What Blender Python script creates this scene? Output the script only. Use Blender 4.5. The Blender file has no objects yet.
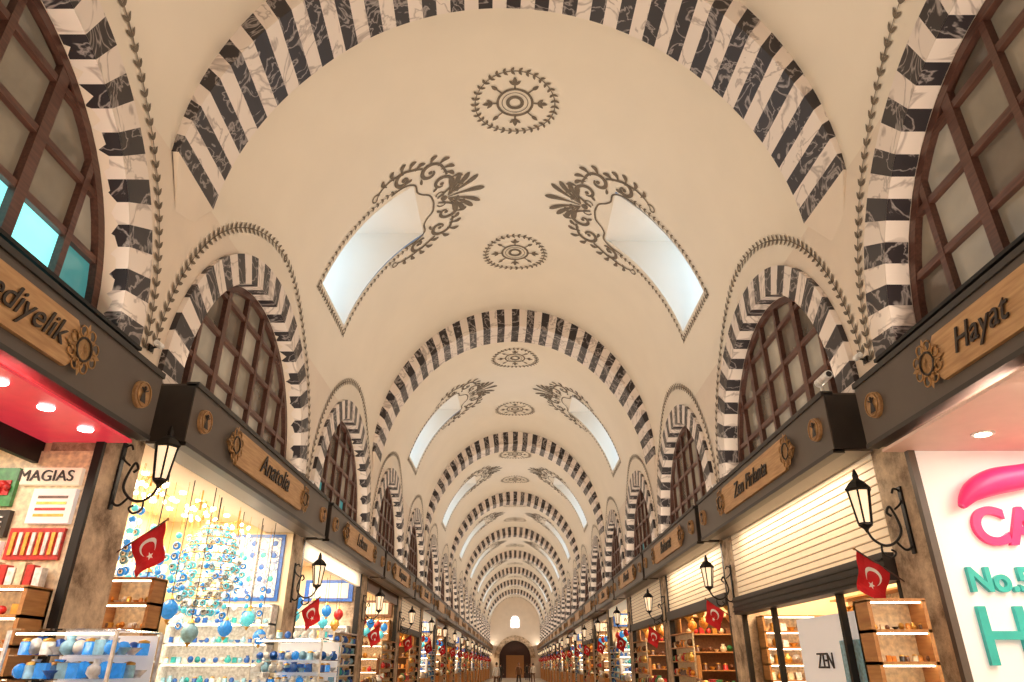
import bpy, math, random, bmesh
from mathutils import Vector, Matrix
random.seed(7)
W=3.5; EZ=1.6
KS=.04
def Z(r): return EZ+r*W
sc=bpy.context.scene
COL=sc.collection
# ------------------------------------------------------------------ materials
MATS={}
def newmat(name):
    m=bpy.data.materials.new(name); m.use_nodes=True
    MATS[name]=m
    return m, m.node_tree, m.node_tree.nodes['Principled BSDF']
def simple(name,col,rough=.6,metal=0,emit=None,es=0,var=0.12,scale=6,bump=0.0,coat=0,sample=False):
    m,nt,b=newmat(name)
    b.inputs['Roughness'].default_value=rough; b.inputs['Metallic'].default_value=metal
    if coat: b.inputs['Coat Weight'].default_value=coat
    tc=nt.nodes.new('ShaderNodeTexCoord'); n=nt.nodes.new('ShaderNodeTexNoise')
    n.inputs['Scale'].default_value=scale; n.inputs['Detail'].default_value=5
    nt.links.new(tc.outputs['Object'],n.inputs['Vector'])
    r=nt.nodes.new('ShaderNodeValToRGB')
    r.color_ramp.elements[0].position=.3; r.color_ramp.elements[1].position=.7
    r.color_ramp.elements[0].color=(*[c*(1-var) for c in col],1)
    r.color_ramp.elements[1].color=(*[min(1,c*(1+var)) for c in col],1)
    nt.links.new(n.outputs['Fac'],r.inputs['Fac']); nt.links.new(r.outputs['Color'],b.inputs['Base Color'])
    if bump:
        bp=nt.nodes.new('ShaderNodeBump'); bp.inputs['Strength'].default_value=bump; bp.inputs['Distance'].default_value=.03
        nt.links.new(n.outputs['Fac'],bp.inputs['Height']); nt.links.new(bp.outputs['Normal'],b.inputs['Normal'])
    if es:
        b.inputs['Emission Color'].default_value=(*(emit or col),1); b.inputs['Emission Strength'].default_value=es
        if not sample: m.cycles.emission_sampling='NONE'
    return m
def marble(name,base,vein,scale,width,rough=.4):
    m,nt,b=newmat(name); b.inputs['Roughness'].default_value=rough
    tc=nt.nodes.new('ShaderNodeTexCoord')
    n=nt.nodes.new('ShaderNodeTexNoise'); n.inputs['Scale'].default_value=scale; n.inputs['Detail'].default_value=4; n.inputs['Distortion'].default_value=1.2
    nt.links.new(tc.outputs['Object'],n.inputs['Vector'])
    s=nt.nodes.new('ShaderNodeMath'); s.operation='SUBTRACT'; s.inputs[1].default_value=.5
    a=nt.nodes.new('ShaderNodeMath'); a.operation='ABSOLUTE'
    nt.links.new(n.outputs['Fac'],s.inputs[0]); nt.links.new(s.outputs[0],a.inputs[0])
    r=nt.nodes.new('ShaderNodeValToRGB')
    r.color_ramp.elements[0].position=0; r.color_ramp.elements[0].color=(*vein,1)
    r.color_ramp.elements[1].position=width; r.color_ramp.elements[1].color=(*base,1)
    nt.links.new(a.outputs[0],r.inputs['Fac']); nt.links.new(r.outputs['Color'],b.inputs['Base Color'])
def wood(name,c1,c2,rough=.5):
    m,nt,b=newmat(name); b.inputs['Roughness'].default_value=rough
    tc=nt.nodes.new('ShaderNodeTexCoord'); mp=nt.nodes.new('ShaderNodeMapping'); mp.inputs['Scale'].default_value=(14,1.2,14)
    n=nt.nodes.new('ShaderNodeTexNoise'); n.inputs['Scale'].default_value=3; n.inputs['Detail'].default_value=6
    nt.links.new(tc.outputs['Object'],mp.inputs['Vector']); nt.links.new(mp.outputs[0],n.inputs['Vector'])
    r=nt.nodes.new('ShaderNodeValToRGB'); r.color_ramp.elements[0].position=.3; r.color_ramp.elements[1].position=.7
    r.color_ramp.elements[0].color=(*c1,1); r.color_ramp.elements[1].color=(*c2,1)
    nt.links.new(n.outputs['Fac'],r.inputs['Fac']); nt.links.new(r.outputs['Color'],b.inputs['Base Color'])
def emis(name,col,st,sample=False): simple(name,col,.5,emit=col,es=st,var=.03,sample=sample)
def stone(name):
    m,nt,b=newmat(name); b.inputs['Roughness'].default_value=.9
    tc=nt.nodes.new('ShaderNodeTexCoord'); n=nt.nodes.new('ShaderNodeTexNoise'); n.inputs['Scale'].default_value=3.2; n.inputs['Detail'].default_value=11; n.inputs['Roughness'].default_value=.72
    nt.links.new(tc.outputs['Object'],n.inputs['Vector'])
    r=nt.nodes.new('ShaderNodeValToRGB'); r.color_ramp.elements[0].position=.36; r.color_ramp.elements[0].color=(.22,.155,.105,1)
    r.color_ramp.elements[1].position=.64; r.color_ramp.elements[1].color=(.82,.67,.50,1)
    e=r.color_ramp.elements.new(.5); e.color=(.56,.43,.31,1)
    nt.links.new(n.outputs['Fac'],r.inputs['Fac']); nt.links.new(r.outputs['Color'],b.inputs['Base Color'])
    bp=nt.nodes.new('ShaderNodeBump'); bp.inputs['Strength'].default_value=.8; bp.inputs['Distance'].default_value=.06
    nt.links.new(n.outputs['Fac'],bp.inputs['Height']); nt.links.new(bp.outputs['Normal'],b.inputs['Normal'])
simple('plaster',(.83,.75,.64),.75,var=.02,scale=1.2)
simple('plaster_wall',(.78,.675,.57),.75,var=.04,scale=1.5)
simple('ornament_paint',(.17,.135,.10),.8,var=.2,scale=20)
marble('marble_dark',(.028,.022,.026),(.36,.32,.31),2.8,.034)
marble('marble_white',(.81,.72,.66),(.46,.39,.36),1.5,.028)
stone('stone')
wood('wood_dark',(.055,.020,.014),(.11,.045,.03),.4)
wood('wood_plaque',(.42,.23,.10),(.60,.37,.18),.5)
wood('wood_cab',(.42,.18,.06),(.58,.30,.11),.4)
simple('board',(.105,.084,.070),.45,var=.08,scale=3)
simple('board_black',(.035,.028,.025),.5)
simple('bronze',(.42,.24,.10),.35,.6)
simple('letter_dark',(.03,.018,.012),.5)
simple('iron',(.02,.018,.017),.45,.6)
simple('pane_a',(.16,.125,.085),.22,var=.35,scale=1.5,emit=(.45,.36,.25),es=.12,coat=.2)
simple('pane_b',(.10,.075,.055),.22,var=.4,scale=1.5,emit=(.4,.31,.21),es=.05,coat=.2)
simple('pane_c',(.22,.18,.13),.25,var=.3,scale=1.5,emit=(.5,.42,.31),es=.20,coat=.2)
emis('pane_teal',(.25,.80,.82),1.15)
simple('pane_teal_dim',(.06,.20,.21),.2,emit=(.08,.38,.38),es=.4)
emis('sky_glass',(.52,.75,1.0),2.6,True)
emis('day_glass',(.95,.95,1.0),3)
simple('floor_stone',(.30,.26,.22),.5,var=.2,scale=2)
simple('cream_panel',(.80,.68,.50),.6,var=.04)
simple('shutter',(.80,.65,.46),.5,var=.05,emit=(1,.74,.48),es=.22)  # warm glow put into slats and grooves in place of light under the sign
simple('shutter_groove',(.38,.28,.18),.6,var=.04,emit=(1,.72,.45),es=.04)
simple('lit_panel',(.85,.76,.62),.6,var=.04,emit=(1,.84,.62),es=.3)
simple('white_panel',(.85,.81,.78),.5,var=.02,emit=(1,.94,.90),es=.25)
simple('shop_wall',(.80,.64,.42),.6,var=.05)
simple('red_gloss',(.60,.03,.05),.25,var=.1,emit=(1,.07,.10),es=.4)
simple('pink_ceiling',(.85,.62,.56),.5,var=.03)
emis('bulb',(1.0,.82,.58),12)
emis('bulb_pink',(1.0,.72,.70),8)
emis('lantern_glass',(1.0,.78,.52),.8)
simple('pink_letter',(.75,.03,.16),.4,emit=(.9,.03,.18),es=.3)
simple('teal_letter',(.03,.42,.38),.4,emit=(.03,.5,.43),es=.15)
simple('flag_red',(.62,.012,.02),.7,var=.08)
simple('flag_white',(.9,.86,.84),.7)
G={'g_blue':(.02,.12,.50),'g_teal':(.03,.40,.46),'g_white':(.82,.80,.78),'g_gold':(.66,.38,.09),'g_red':(.55,.03,.03),
   'g_orange':(.72,.27,.04),'g_brown':(.16,.07,.035),'g_green':(.06,.27,.09),'g_black':(.025,.022,.022),'g_cream':(.78,.65,.45),'g_sky':(.30,.58,.80),'g_pink':(.78,.28,.33)}
for k,c in G.items(): simple(k,c,.3,.6 if k=='g_gold' else 0,var=.3,scale=25)
simple('glass_blue',(.03,.22,.60),.1,var=.3,scale=30,emit=(.05,.35,.9),es=.4)
simple('glass_aqua',(.10,.55,.62),.1,var=.3,scale=30,emit=(.15,.75,.85),es=.4)
simple('crystal',(.85,.92,.95),.05,var=.1,scale=30,emit=(.8,.95,1),es=.6)
marble('iznik',(.74,.76,.78),(.02,.10,.38),7,.05)
simple('skin',(.52,.30,.20),.6); simple('hair',(.03,.02,.015),.7)
m,nt,b=newmat('case_glass'); b.inputs['Roughness'].default_value=.03; b.inputs['Transmission Weight'].default_value=1; b.inputs['IOR'].default_value=1.05; b.inputs['Base Color'].default_value=(.93,.96,1,1)
# ------------------------------------------------------------------ mesh builder
class MB:
    def __init__(s,sx=1): s.v=[];s.f=[];s.sx=sx
    def add(s,pts,faces,mat,sm=False):
        o=len(s.v); s.v+= [(p[0]*s.sx,p[1],p[2]) for p in pts]
        s.f+=[([i+o for i in f],mat,sm) for f in faces]
    def poly(s,pts,mat,sm=False): s.add(pts,[list(range(len(pts)))],mat,sm)
    def box(s,x0,x1,y0,y1,z0,z1,mat):
        p=[(x0,y0,z0),(x1,y0,z0),(x1,y1,z0),(x0,y1,z0),(x0,y0,z1),(x1,y0,z1),(x1,y1,z1),(x0,y1,z1)]
        s.add(p,[(0,3,2,1),(4,5,6,7),(0,1,5,4),(1,2,6,5),(2,3,7,6),(3,0,4,7)],mat)
    def lathe(s,c,prof,mat,seg=10,sm=True,axis='z'):
        pts=[];fs=[]
        for r,h in prof:
            for i in range(seg):
                a=2*math.pi*i/seg; u=r*math.cos(a);w=r*math.sin(a)
                if axis=='z': pts.append((c[0]+u,c[1]+w,c[2]+h))
                elif axis=='y': pts.append((c[0]+u,c[1]+h,c[2]+w))
                else: pts.append((c[0]+h,c[1]+u,c[2]+w))
        for k in range(len(prof)-1):
            for i in range(seg):
                j=(i+1)%seg; fs.append((k*seg+i,k*seg+j,(k+1)*seg+j,(k+1)*seg+i))
        fs.append(tuple(range(seg))); fs.append(tuple(range((len(prof)-1)*seg,len(prof)*seg)))
        s.add(pts,fs,mat,sm)
    def ball(s,c,r,mat,seg=10,rz=None):
        rz=rz or r
        s.lathe(c,[(max(.001,r*math.sin(math.pi*k/6)),-rz*math.cos(math.pi*k/6)) for k in range(7)],mat,seg)
    def tube(s,pts,r,mat,seg=6):
        P=[Vector(p) for p in pts]; ring=[];fs=[]
        up=Vector((.13,.31,.94))
        for i,p in enumerate(P):
            t=(P[min(i+1,len(P)-1)]-P[max(i-1,0)]).normalized()
            a=t.cross(up)
            if a.length<.05: a=t.cross(Vector((1,0,0)))
            a.normalize(); bb=t.cross(a)
            rr=r[i] if isinstance(r,(list,tuple)) else r
            for k in range(seg):
                q=2*math.pi*k/seg; ring.append(p+a*rr*math.cos(q)+bb*rr*math.sin(q))
        for i in range(len(P)-1):
            for k in range(seg):
                j=(k+1)%seg; fs.append((i*seg+k,i*seg+j,(i+1)*seg+j,(i+1)*seg+k))
        fs.append(tuple(range(seg))); fs.append(tuple(range((len(P)-1)*seg,len(P)*seg)))
        s.add([tuple(q) for q in ring],fs,mat,True)
    def mesh(s,name):
        me=bpy.data.meshes.new(name); me.from_pydata(s.v,[],[f[0] for f in s.f])
        names=[]
        for f in s.f:
            if f[1] not in names: names.append(f[1])
        for n in names: me.materials.append(MATS[n])
        idx={n:i for i,n in enumerate(names)}
        me.polygons.foreach_set('material_index',[idx[f[1]] for f in s.f])
        me.polygons.foreach_set('use_smooth',[f[2] for f in s.f])
        me.update(); return me
    def obj(s,name,parent=None,loc=(0,0,0)):
        return inst(s.mesh(name),name,loc,parent)
def inst(me,name,loc=(0,0,0),parent=None,scale=(1,1,1)):
    o=bpy.data.objects.new(name,me); COL.objects.link(o); o.location=loc; o.scale=scale
    if parent: o.parent=parent
    return o
def empty(name,loc=(0,0,0)):
    o=bpy.data.objects.new(name,None); COL.objects.link(o); o.location=loc; o.empty_display_size=.1; return o
def area(name,loc,d,sx,sy,power,col,parent=None):
    l=bpy.data.lights.new(name,'AREA'); l.shape='RECTANGLE'; l.size=sx; l.size_y=sy; l.energy=power; l.color=col
    o=bpy.data.objects.new(name,l); COL.objects.link(o); o.location=loc
    z=-Vector(d).normalized(); y=Vector((0,1,0)); y=(y-z*y.dot(z)).normalized(); x=y.cross(z)
    o.rotation_euler=Matrix((x,y,z)).transposed().to_euler()
    if parent: o.parent=parent
    return o
def text(name,body,loc,mode,size,mat,parent=None,shear=0,ext=.006,align='CENTER',bold=0):
    c=bpy.data.curves.new(name,'FONT'); c.body=body; c.size=size; c.extrude=ext; c.shear=shear; c.align_x=align; c.offset=bold
    c.materials.append(MATS[mat])
    o=bpy.data.objects.new(name,c); COL.objects.link(o)
    if mode=='L': cols=((0,1,0),(0,0,1),(1,0,0))
    elif mode=='R': cols=((0,-1,0),(0,0,1),(-1,0,0))
    else: cols=((1,0,0),(0,0,1),(0,-1,0))
    M=Matrix([Vector(c) for c in cols]).transposed()
    o.rotation_euler=M.to_euler(); o.location=loc
    if parent: o.parent=parent
    return o
# ------------------------------------------------------------------ layout
SP0=1.73; PER=1.545
J0,J1=-2,18
def SP(j): return SP0+PER*j
YA=SP(J0); YB=SP(J1)
ZC=1.35; VB=1.15; VA=1.0
PH1,PH2=math.radians(18),math.radians(57)
def ell(ph,a=VA,b=VB): return a*math.cos(ph),ZC+b*math.sin(ph)
TAB=[(0,math.pi/2)]
N=600
for i in range(1,N+1):
    p0=math.pi/2*(1-(i-1)/N); p1=math.pi/2*(1-i/N)
    a=ell(p0);b_=ell(p1); TAB.append((TAB[-1][0]+math.hypot(a[0]-b_[0],a[1]-b_[1]),p1))
SMAX=TAB[-1][0]
def surf(s,y,off=.004):
    sg=1 if s>=0 else -1; q=abs(s)
    if q>=SMAX: return (sg*(1-off)*W,y*W,Z(ZC-(q-SMAX)))
    lo,hi=0,N
    while hi-lo>1:
        m=(lo+hi)//2
        if TAB[m][0]<=q: lo=m
        else: hi=m
    t=(q-TAB[lo][0])/(TAB[hi][0]-TAB[lo][0]); ph=TAB[lo][1]*(1-t)+TAB[hi][1]*t
    x,z=ell(ph); nx,nz=math.cos(ph)/VA,math.sin(ph)/VB; l=math.hypot(nx,nz)
    return (sg*(x-off*nx/l)*W,y*W,Z(z-off*nz/l))
def s_of_ph(ph):
    for s,p in TAB:
        if p<=ph: return s
    return SMAX
def s_of_z(z):
    if z<ZC: return SMAX+(ZC-z)
    return s_of_ph(math.asin(min(1,(z-ZC)/VB)))
# ------------------------------------------------------------------ vault
SKA,SKB=1.24,1.70
S2=2*PER
mb=MB()
phs=sorted(set([math.pi*i/60 for i in range(61)]+[PH1,PH2,math.pi-PH1,math.pi-PH2]))
ribs=[SP(j) for j in range(J0,J1+1,2)]
yrel=[0,.3,.6,.95,SKA,SKB,2.05,2.45,2.8,S2]
for r in ribs[:-1]:
    for a in range(len(yrel)-1):
        for b_ in range(len(phs)-1):
            pm=(phs[b_]+phs[b_+1])/2; pp=min(pm,math.pi-pm)
            if yrel[a]==SKA and PH1<pp<PH2: continue
            q=[]
            for (yy,ph) in ((yrel[a],phs[b_]),(yrel[a+1],phs[b_]),(yrel[a+1],phs[b_+1]),(yrel[a],phs[b_+1])):
                x,z=ell(ph); q.append((x*W,(r+yy)*W,Z(z)))
            mb.poly(q,'plaster',True)
vault=mb.obj('vaulted_ceiling')
bm=bmesh.new(); bm.from_mesh(vault.data); bmesh.ops.remove_doubles(bm,verts=bm.verts,dist=.001); bm.to_mesh(vault.data); bm.free()
mb=MB()
xl,zl=ell(PH1); xu,zu=ell(PH2); XO=1.16
prof=[ell(PH1+(PH2-PH1)*i/10) for i in range(11)]
for y in (SKA,SKB):
    mb.poly([(x*W,y*W,Z(z)) for x,z in prof]+[(XO*W,y*W,Z(zu)),(XO*W,y*W,Z(zl))],'plaster')
mb.poly([(xu*W,SKA*W,Z(zu)),(xu*W,SKB*W,Z(zu)),(XO*W,SKB*W,Z(zu)),(XO*W,SKA*W,Z(zu))],'plaster')
mb.poly([(xl*W,SKA*W,Z(zl)),(xl*W,SKB*W,Z(zl)),(XO*W,SKB*W,Z(zl)),(XO*W,SKA*W,Z(zl))],'plaster')
mb.poly([(XO*W-.02,SKA*W,Z(zl)),(XO*W-.02,SKB*W,Z(zl)),(XO*W-.02,SKB*W,Z(zu)),(XO*W-.02,SKA*W,Z(zu))],'sky_glass')
mb.box(XO*W-.08,XO*W-.03,SKA*W,SKB*W,Z(zl),Z(zl)+.05,'g_white')
sky_me=mb.mesh('skylight')
for r in ribs[:-1]:
    inst(sky_me,'skylight',(0,r*W,0)); inst(sky_me,'skylight',(0,r*W,0),scale=(-1,1,1))
# ------------------------------------------------------------------ transverse ribs
NV=53
def rib_mesh():
    mb=MB(); y0,y1=-.13,.15
    def inner(ph):
        return (.985-.05*min(1,1.6*math.sin(ph)))*math.cos(ph), ZC+1.0*math.sin(ph)
    for k in range(NV):
        mat='marble_dark' if k%2==0 else 'marble_white'
        for h in range(2):
            p0=math.pi*(k+h/2)/NV; p1=math.pi*(k+(h+1)/2)/NV
            i0,i1=inner(p0),inner(p1); o0,o1=ell(p0,1.01,1.16),ell(p1,1.01,1.16)
            P=lambda q,y:(q[0]*W,y*W,Z(q[1]))
            mb.poly([P(i0,y0),P(o0,y0),P(o1,y0),P(i1,y0)],mat)
            mb.poly([P(i0,y1),P(o0,y1),P(o1,y1),P(i1,y1)],mat)
            mb.poly([P(i0,y0),P(i0,y1),P(i1,y1),P(i1,y0)],mat)
    for sg in (-1,1):
        a,b_=.985,1.002
        mb.poly([(sg*a*W,y0*W,Z(ZC)),(sg*a*W,y1*W,Z(ZC)),(sg*b_*W,y1*.3*W,Z(ZC-.14)),(sg*b_*W,y0*.3*W,Z(ZC-.14))],'plaster_wall')
        mb.poly([(sg*a*W,y0*W,Z(ZC)),(sg*b_*W,y0*W,Z(ZC)),(sg*b_*W,y0*.3*W,Z(ZC-.14))],'plaster_wall')
        mb.poly([(sg*a*W,y1*W,Z(ZC)),(sg*b_*W,y1*W,Z(ZC)),(sg*b_*W,y1*.3*W,Z(ZC-.14))],'plaster_wall')
    return mb.mesh('striped_arch_rib')
rm=rib_mesh()
for r in ribs: inst(rm,'striped_arch_rib',(0,r*W,0))
# ------------------------------------------------------------------ side walls
RO,RI,ZS=.705,.597,.742
ZB=.60; XR=1.045; ZL=.54; ZCE=.585
walls=[]
def wall(side):
    mb=MB(side)
    for j in range(J0,J1):
        yc=SP(j)+PER/2; hb=PER/2; top=ZC-ZS
        ca=math.atan2(top,hb)
        angs=sorted(set([math.pi*i/36 for i in range(37)]+[ca,math.pi-ca]))
        ins=[(RI,ZB)];out=[(hb,ZB)]
        for a in angs:
            ins.append((RI*math.cos(a),ZS+RI*math.sin(a)))
            c,s=math.cos(a),math.sin(a)
            t=min(hb/abs(c) if abs(c)>1e-6 else 9,top/s if s>1e-6 else 9)
            out.append((t*c,ZS+t*s))
        ins.append((-RI,ZB));out.append((-hb,ZB))
        P=lambda q,x=1.0:(x*W,(yc+q[0])*W,Z(q[1]))
        for k in range(len(ins)-1):
            mb.poly([P(ins[k]),P(out[k]),P(out[k+1]),P(ins[k+1])],'plaster_wall')
            mb.poly([P(ins[k]),P(ins[k],1.12),P(ins[k+1],1.12),P(ins[k+1])],'plaster_wall')
        mb.box(1.0*W,1.12*W,(yc-hb)*W,(yc+hb)*W,Z(ZL),Z(ZB),'plaster_wall')
        mb.poly([(1.12*W,(yc-hb)*W,Z(ZCE)),(1.55*W,(yc-hb)*W,Z(ZCE)),(1.55*W,(yc+hb)*W,Z(ZCE)),(1.12*W,(yc+hb)*W,Z(ZCE))],'shop_wall')
        mb.poly([(1.55*W,(yc-hb)*W,0),(1.55*W,(yc+hb)*W,0),(1.55*W,(yc+hb)*W,Z(ZCE)),(1.55*W,(yc-hb)*W,Z(ZCE))],'shop_wall')
    for j in range(J0,J1+1):
        y=SP(j)
        mb.box(1.0*W,1.13*W,(y-.07)*W,(y+.10)*W,0,Z(ZL),'stone')
        mb.box(1.13*W,1.55*W,(y-.06)*W,(y+.06)*W,0,Z(ZCE),'shop_wall')
    o=mb.obj('wall_left' if side<0 else 'wall_right'); walls.append(o)
wall(-1); wall(1)
def warch_mesh():
    mb=MB(); n=33; XF=.983
    segs=[]
    for k in range(n): segs.append((math.pi*k/n,math.pi*(k+1)/n,'marble_dark' if k%2==0 else 'marble_white'))
    for a0,a1,mat in segs:
        for h in range(2):
            p0=a0+(a1-a0)*h/2;p1=a0+(a1-a0)*(h+1)/2
            P=lambda r,a,x:(x*W,r*math.cos(a)*W,Z(ZS+r*math.sin(a)))
            mb.poly([P(RI,p0,XF),P(RO,p0,XF),P(RO,p1,XF),P(RI,p1,XF)],mat)
            mb.poly([P(RI-.001,p0,XF),P(RI-.001,p0,XR),P(RI-.001,p1,XR),P(RI-.001,p1,XF)],mat)
            mb.poly([P(RO,p0,XF),P(RO,p0,1.0),P(RO,p1,1.0),P(RO,p1,XF)],mat)
    for sg in (-1,1):
        a,b_=sorted((sg*RI*W,sg*RO*W)); mb.box(XF*W,XR*W,a,b_,Z(ZS-.03),Z(ZS),'marble_white')
    return mb.mesh('striped_window_arch')
wam=warch_mesh()
def win_mesh(kind):
    mb=MB(); rnd=random.Random(kind*11+3)
    XB=1.052
    nc=7; cw=2*RI/nc; rh=.15
    n=32
    for k in range(n):
        a0=math.pi*k/n;a1=math.pi*(k+1)/n
        P=lambda r,a,x:(x*W,r*math.cos(a)*W,Z(ZS+r*math.sin(a)))
        R2=RI-.002
        mb.poly([P(RI-.028,a0,XB-.006),P(R2,a0,XB-.006),P(R2,a1,XB-.006),P(RI-.028,a1,XB-.006)],'wood_dark')
        mb.poly([P(RI-.028,a0,XB-.006),P(RI-.028,a0,XB+.02),P(RI-.028,a1,XB+.02),P(RI-.028,a1,XB-.006)],'wood_dark')
    for i in range(1,nc):
        y=-RI+i*cw; h=math.sqrt(max(0,RI**2-y*y)); t=.010 if i not in (2,5) else .016
        mb.box((XB-.005)*W,(XB+.015)*W,(y-t)*W,(y+t)*W,Z(ZB+.02),Z(ZS+h-.005),'wood_dark')
    z=ZB+.015
    rows=[]
    while z<ZS+RI:
        rows.append(z)
        w=RI-.002 if z<ZS else math.sqrt(max(0,(RI-.002)**2-(z-ZS)**2)); t=.009
        mb.box((XB-.003)*W,(XB+.012)*W,-w*W,w*W,Z(z-t),Z(z+t),'wood_dark')
        z+=rh
    for i in range(nc):
        for q,z in enumerate(rows):
            y0=-RI+i*cw; ym=min(abs(y0),abs(y0+cw))
            if z>ZS and math.hypot(ym,z-ZS)>RI: continue
            mat=rnd.choice(['pane_a','pane_a','pane_b','pane_c'])
            if kind==1:
                if q<=1: mat='pane_teal' if i<=5 else 'pane_teal_dim'
            if kind==2 and q<=1 and rnd.random()<.3: mat='pane_teal_dim'
            zt=min(z+rh,ZS+RI); R2=RI-.003
            pts=[max(-R2,min(R2,yy)) for yy in (y0,y0+cw)]
            K=6; topz=[]
            for k in range(K+1):
                yy=pts[0]+(pts[1]-pts[0])*k/K; lim=ZS+math.sqrt(max(0,R2*R2-yy*yy)); topz.append((yy,max(z,min(zt,lim))))
            mb.poly([((XB+.013)*W,pts[0]*W,Z(z)),((XB+.013)*W,pts[1]*W,Z(z))]+[((XB+.013)*W,a*W,Z(b_)) for a,b_ in reversed(topz)],mat)
    return mb.mesh('window')
wm=[win_mesh(0),win_mesh(1),win_mesh(2),win_mesh(5)]
# ------------------------------------------------------------------ painted decals
LEAF=[(0,.12),(.2,.8),(.45,1),(.7,.75),(.88,.35),(1,0)]
LOBE=[(0,.16),(.3,.30),(.55,.62),(.75,.95),(.88,.95),(.96,.6),(1,.1)]
class Decal:
    def __init__(s,fn): s.fn=fn; s.mb=MB()
    def pt(s,u,v): return s.fn(u,v)
    def leaf(s,u,v,ang,l,w,bend=0,prof=LEAF):
        c,sn=math.cos(ang),math.sin(ang)
        L=[];R=[]
        for t,h in prof:
            o=bend*l*t*t
            for lst,sg in ((L,1),(R,-1)):
                a=t*l; b_=sg*h*w/2+o; lst.append(s.pt(u+a*c-b_*sn,v+a*sn+b_*c))
        for i in range(len(prof)-1):
            s.mb.poly([L[i],L[i+1],R[i+1],R[i]],'ornament_paint')
    def ribbon(s,pts,w):
        L=[];R=[];n=len(pts)
        for i,p in enumerate(pts):
            a=pts[max(0,i-1)];b_=pts[min(n-1,i+1)]
            dx,dy=b_[0]-a[0],b_[1]-a[1]; l=math.hypot(dx,dy) or 1
            ww=w(i/(n-1)) if callable(w) else w
            L.append(s.pt(p[0]-dy/l*ww/2,p[1]+dx/l*ww/2)); R.append(s.pt(p[0]+dy/l*ww/2,p[1]-dx/l*ww/2))
        for i in range(n-1): s.mb.poly([L[i],L[i+1],R[i+1],R[i]],'ornament_paint')
    def ring(s,u,v,r,w,n=40):
        s.ribbon([(u+r*math.cos(2*math.pi*i/n),v+r*math.sin(2*math.pi*i/n)) for i in range(n+1)],w)
    def disc(s,u,v,r,n=14):
        s.mb.poly([s.pt(u+r*math.cos(2*math.pi*i/n),v+r*math.sin(2*math.pi*i/n)) for i in range(n)],'ornament_paint')
def spline(P,n=10):
    out=[]
    Q=[P[0]]+list(P)+[P[-1]]
    for i in range(1,len(Q)-2):
        for k in range(n):
            t=k/n; r=[]
            for d in (0,1):
                p0,p1,p2,p3=Q[i-1][d],Q[i][d],Q[i+1][d],Q[i+2][d]
                r.append(.5*((2*p1)+(-p0+p2)*t+(2*p0-5*p1+4*p2-p3)*t*t+(-p0+3*p1-3*p2+p3)*t**3))
            out.append(tuple(r))
    out.append(tuple(P[-1])); return out
def medallion_mesh():
    d=Decal(lambda u,v:surf(u,v,.004))
    R=.198
    n=34
    for i in range(n):
        a=2*math.pi*i/n
        for da in (.95,-.95):
            d.leaf(R*math.cos(a),R*math.sin(a),a+math.pi/2+da,.028,.014)
    d.ring(0,0,R,.005,60)
    d.ring(0,0,.086,.013); d.ring(0,0,.036,.018,24); d.ring(0,0,.064,.004,30)
    for i in range(8):
        a=2*math.pi*i/8
        c,s=math.cos(a),math.sin(a)
        d.ribbon([(.086*c,.086*s),(.150*c,.150*s)],.008)
        if i%2==0:
            for da in (-.8,.8): d.leaf(.112*c,.112*s,a+da,.040,.018)
        d.leaf(.12*c,.12*s,a,.042,.022)
    return d.mb.mesh('ceiling_medallion')
med=medallion_mesh()
SU=s_of_ph(PH2); SL=s_of_ph(PH1); SYC=(SKA+SKB)/2; SHW=(SKB-SKA)/2
def curl(cx,cy,r,a0,turn,r_end=.25,n=22):
    return [(cx+r*(1-(1-r_end)*i/n)*math.cos(a0+turn*2*math.pi*i/n),cy+r*(1-(1-r_end)*i/n)*math.sin(a0+turn*2*math.pi*i/n)) for i in range(n+1)]
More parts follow.
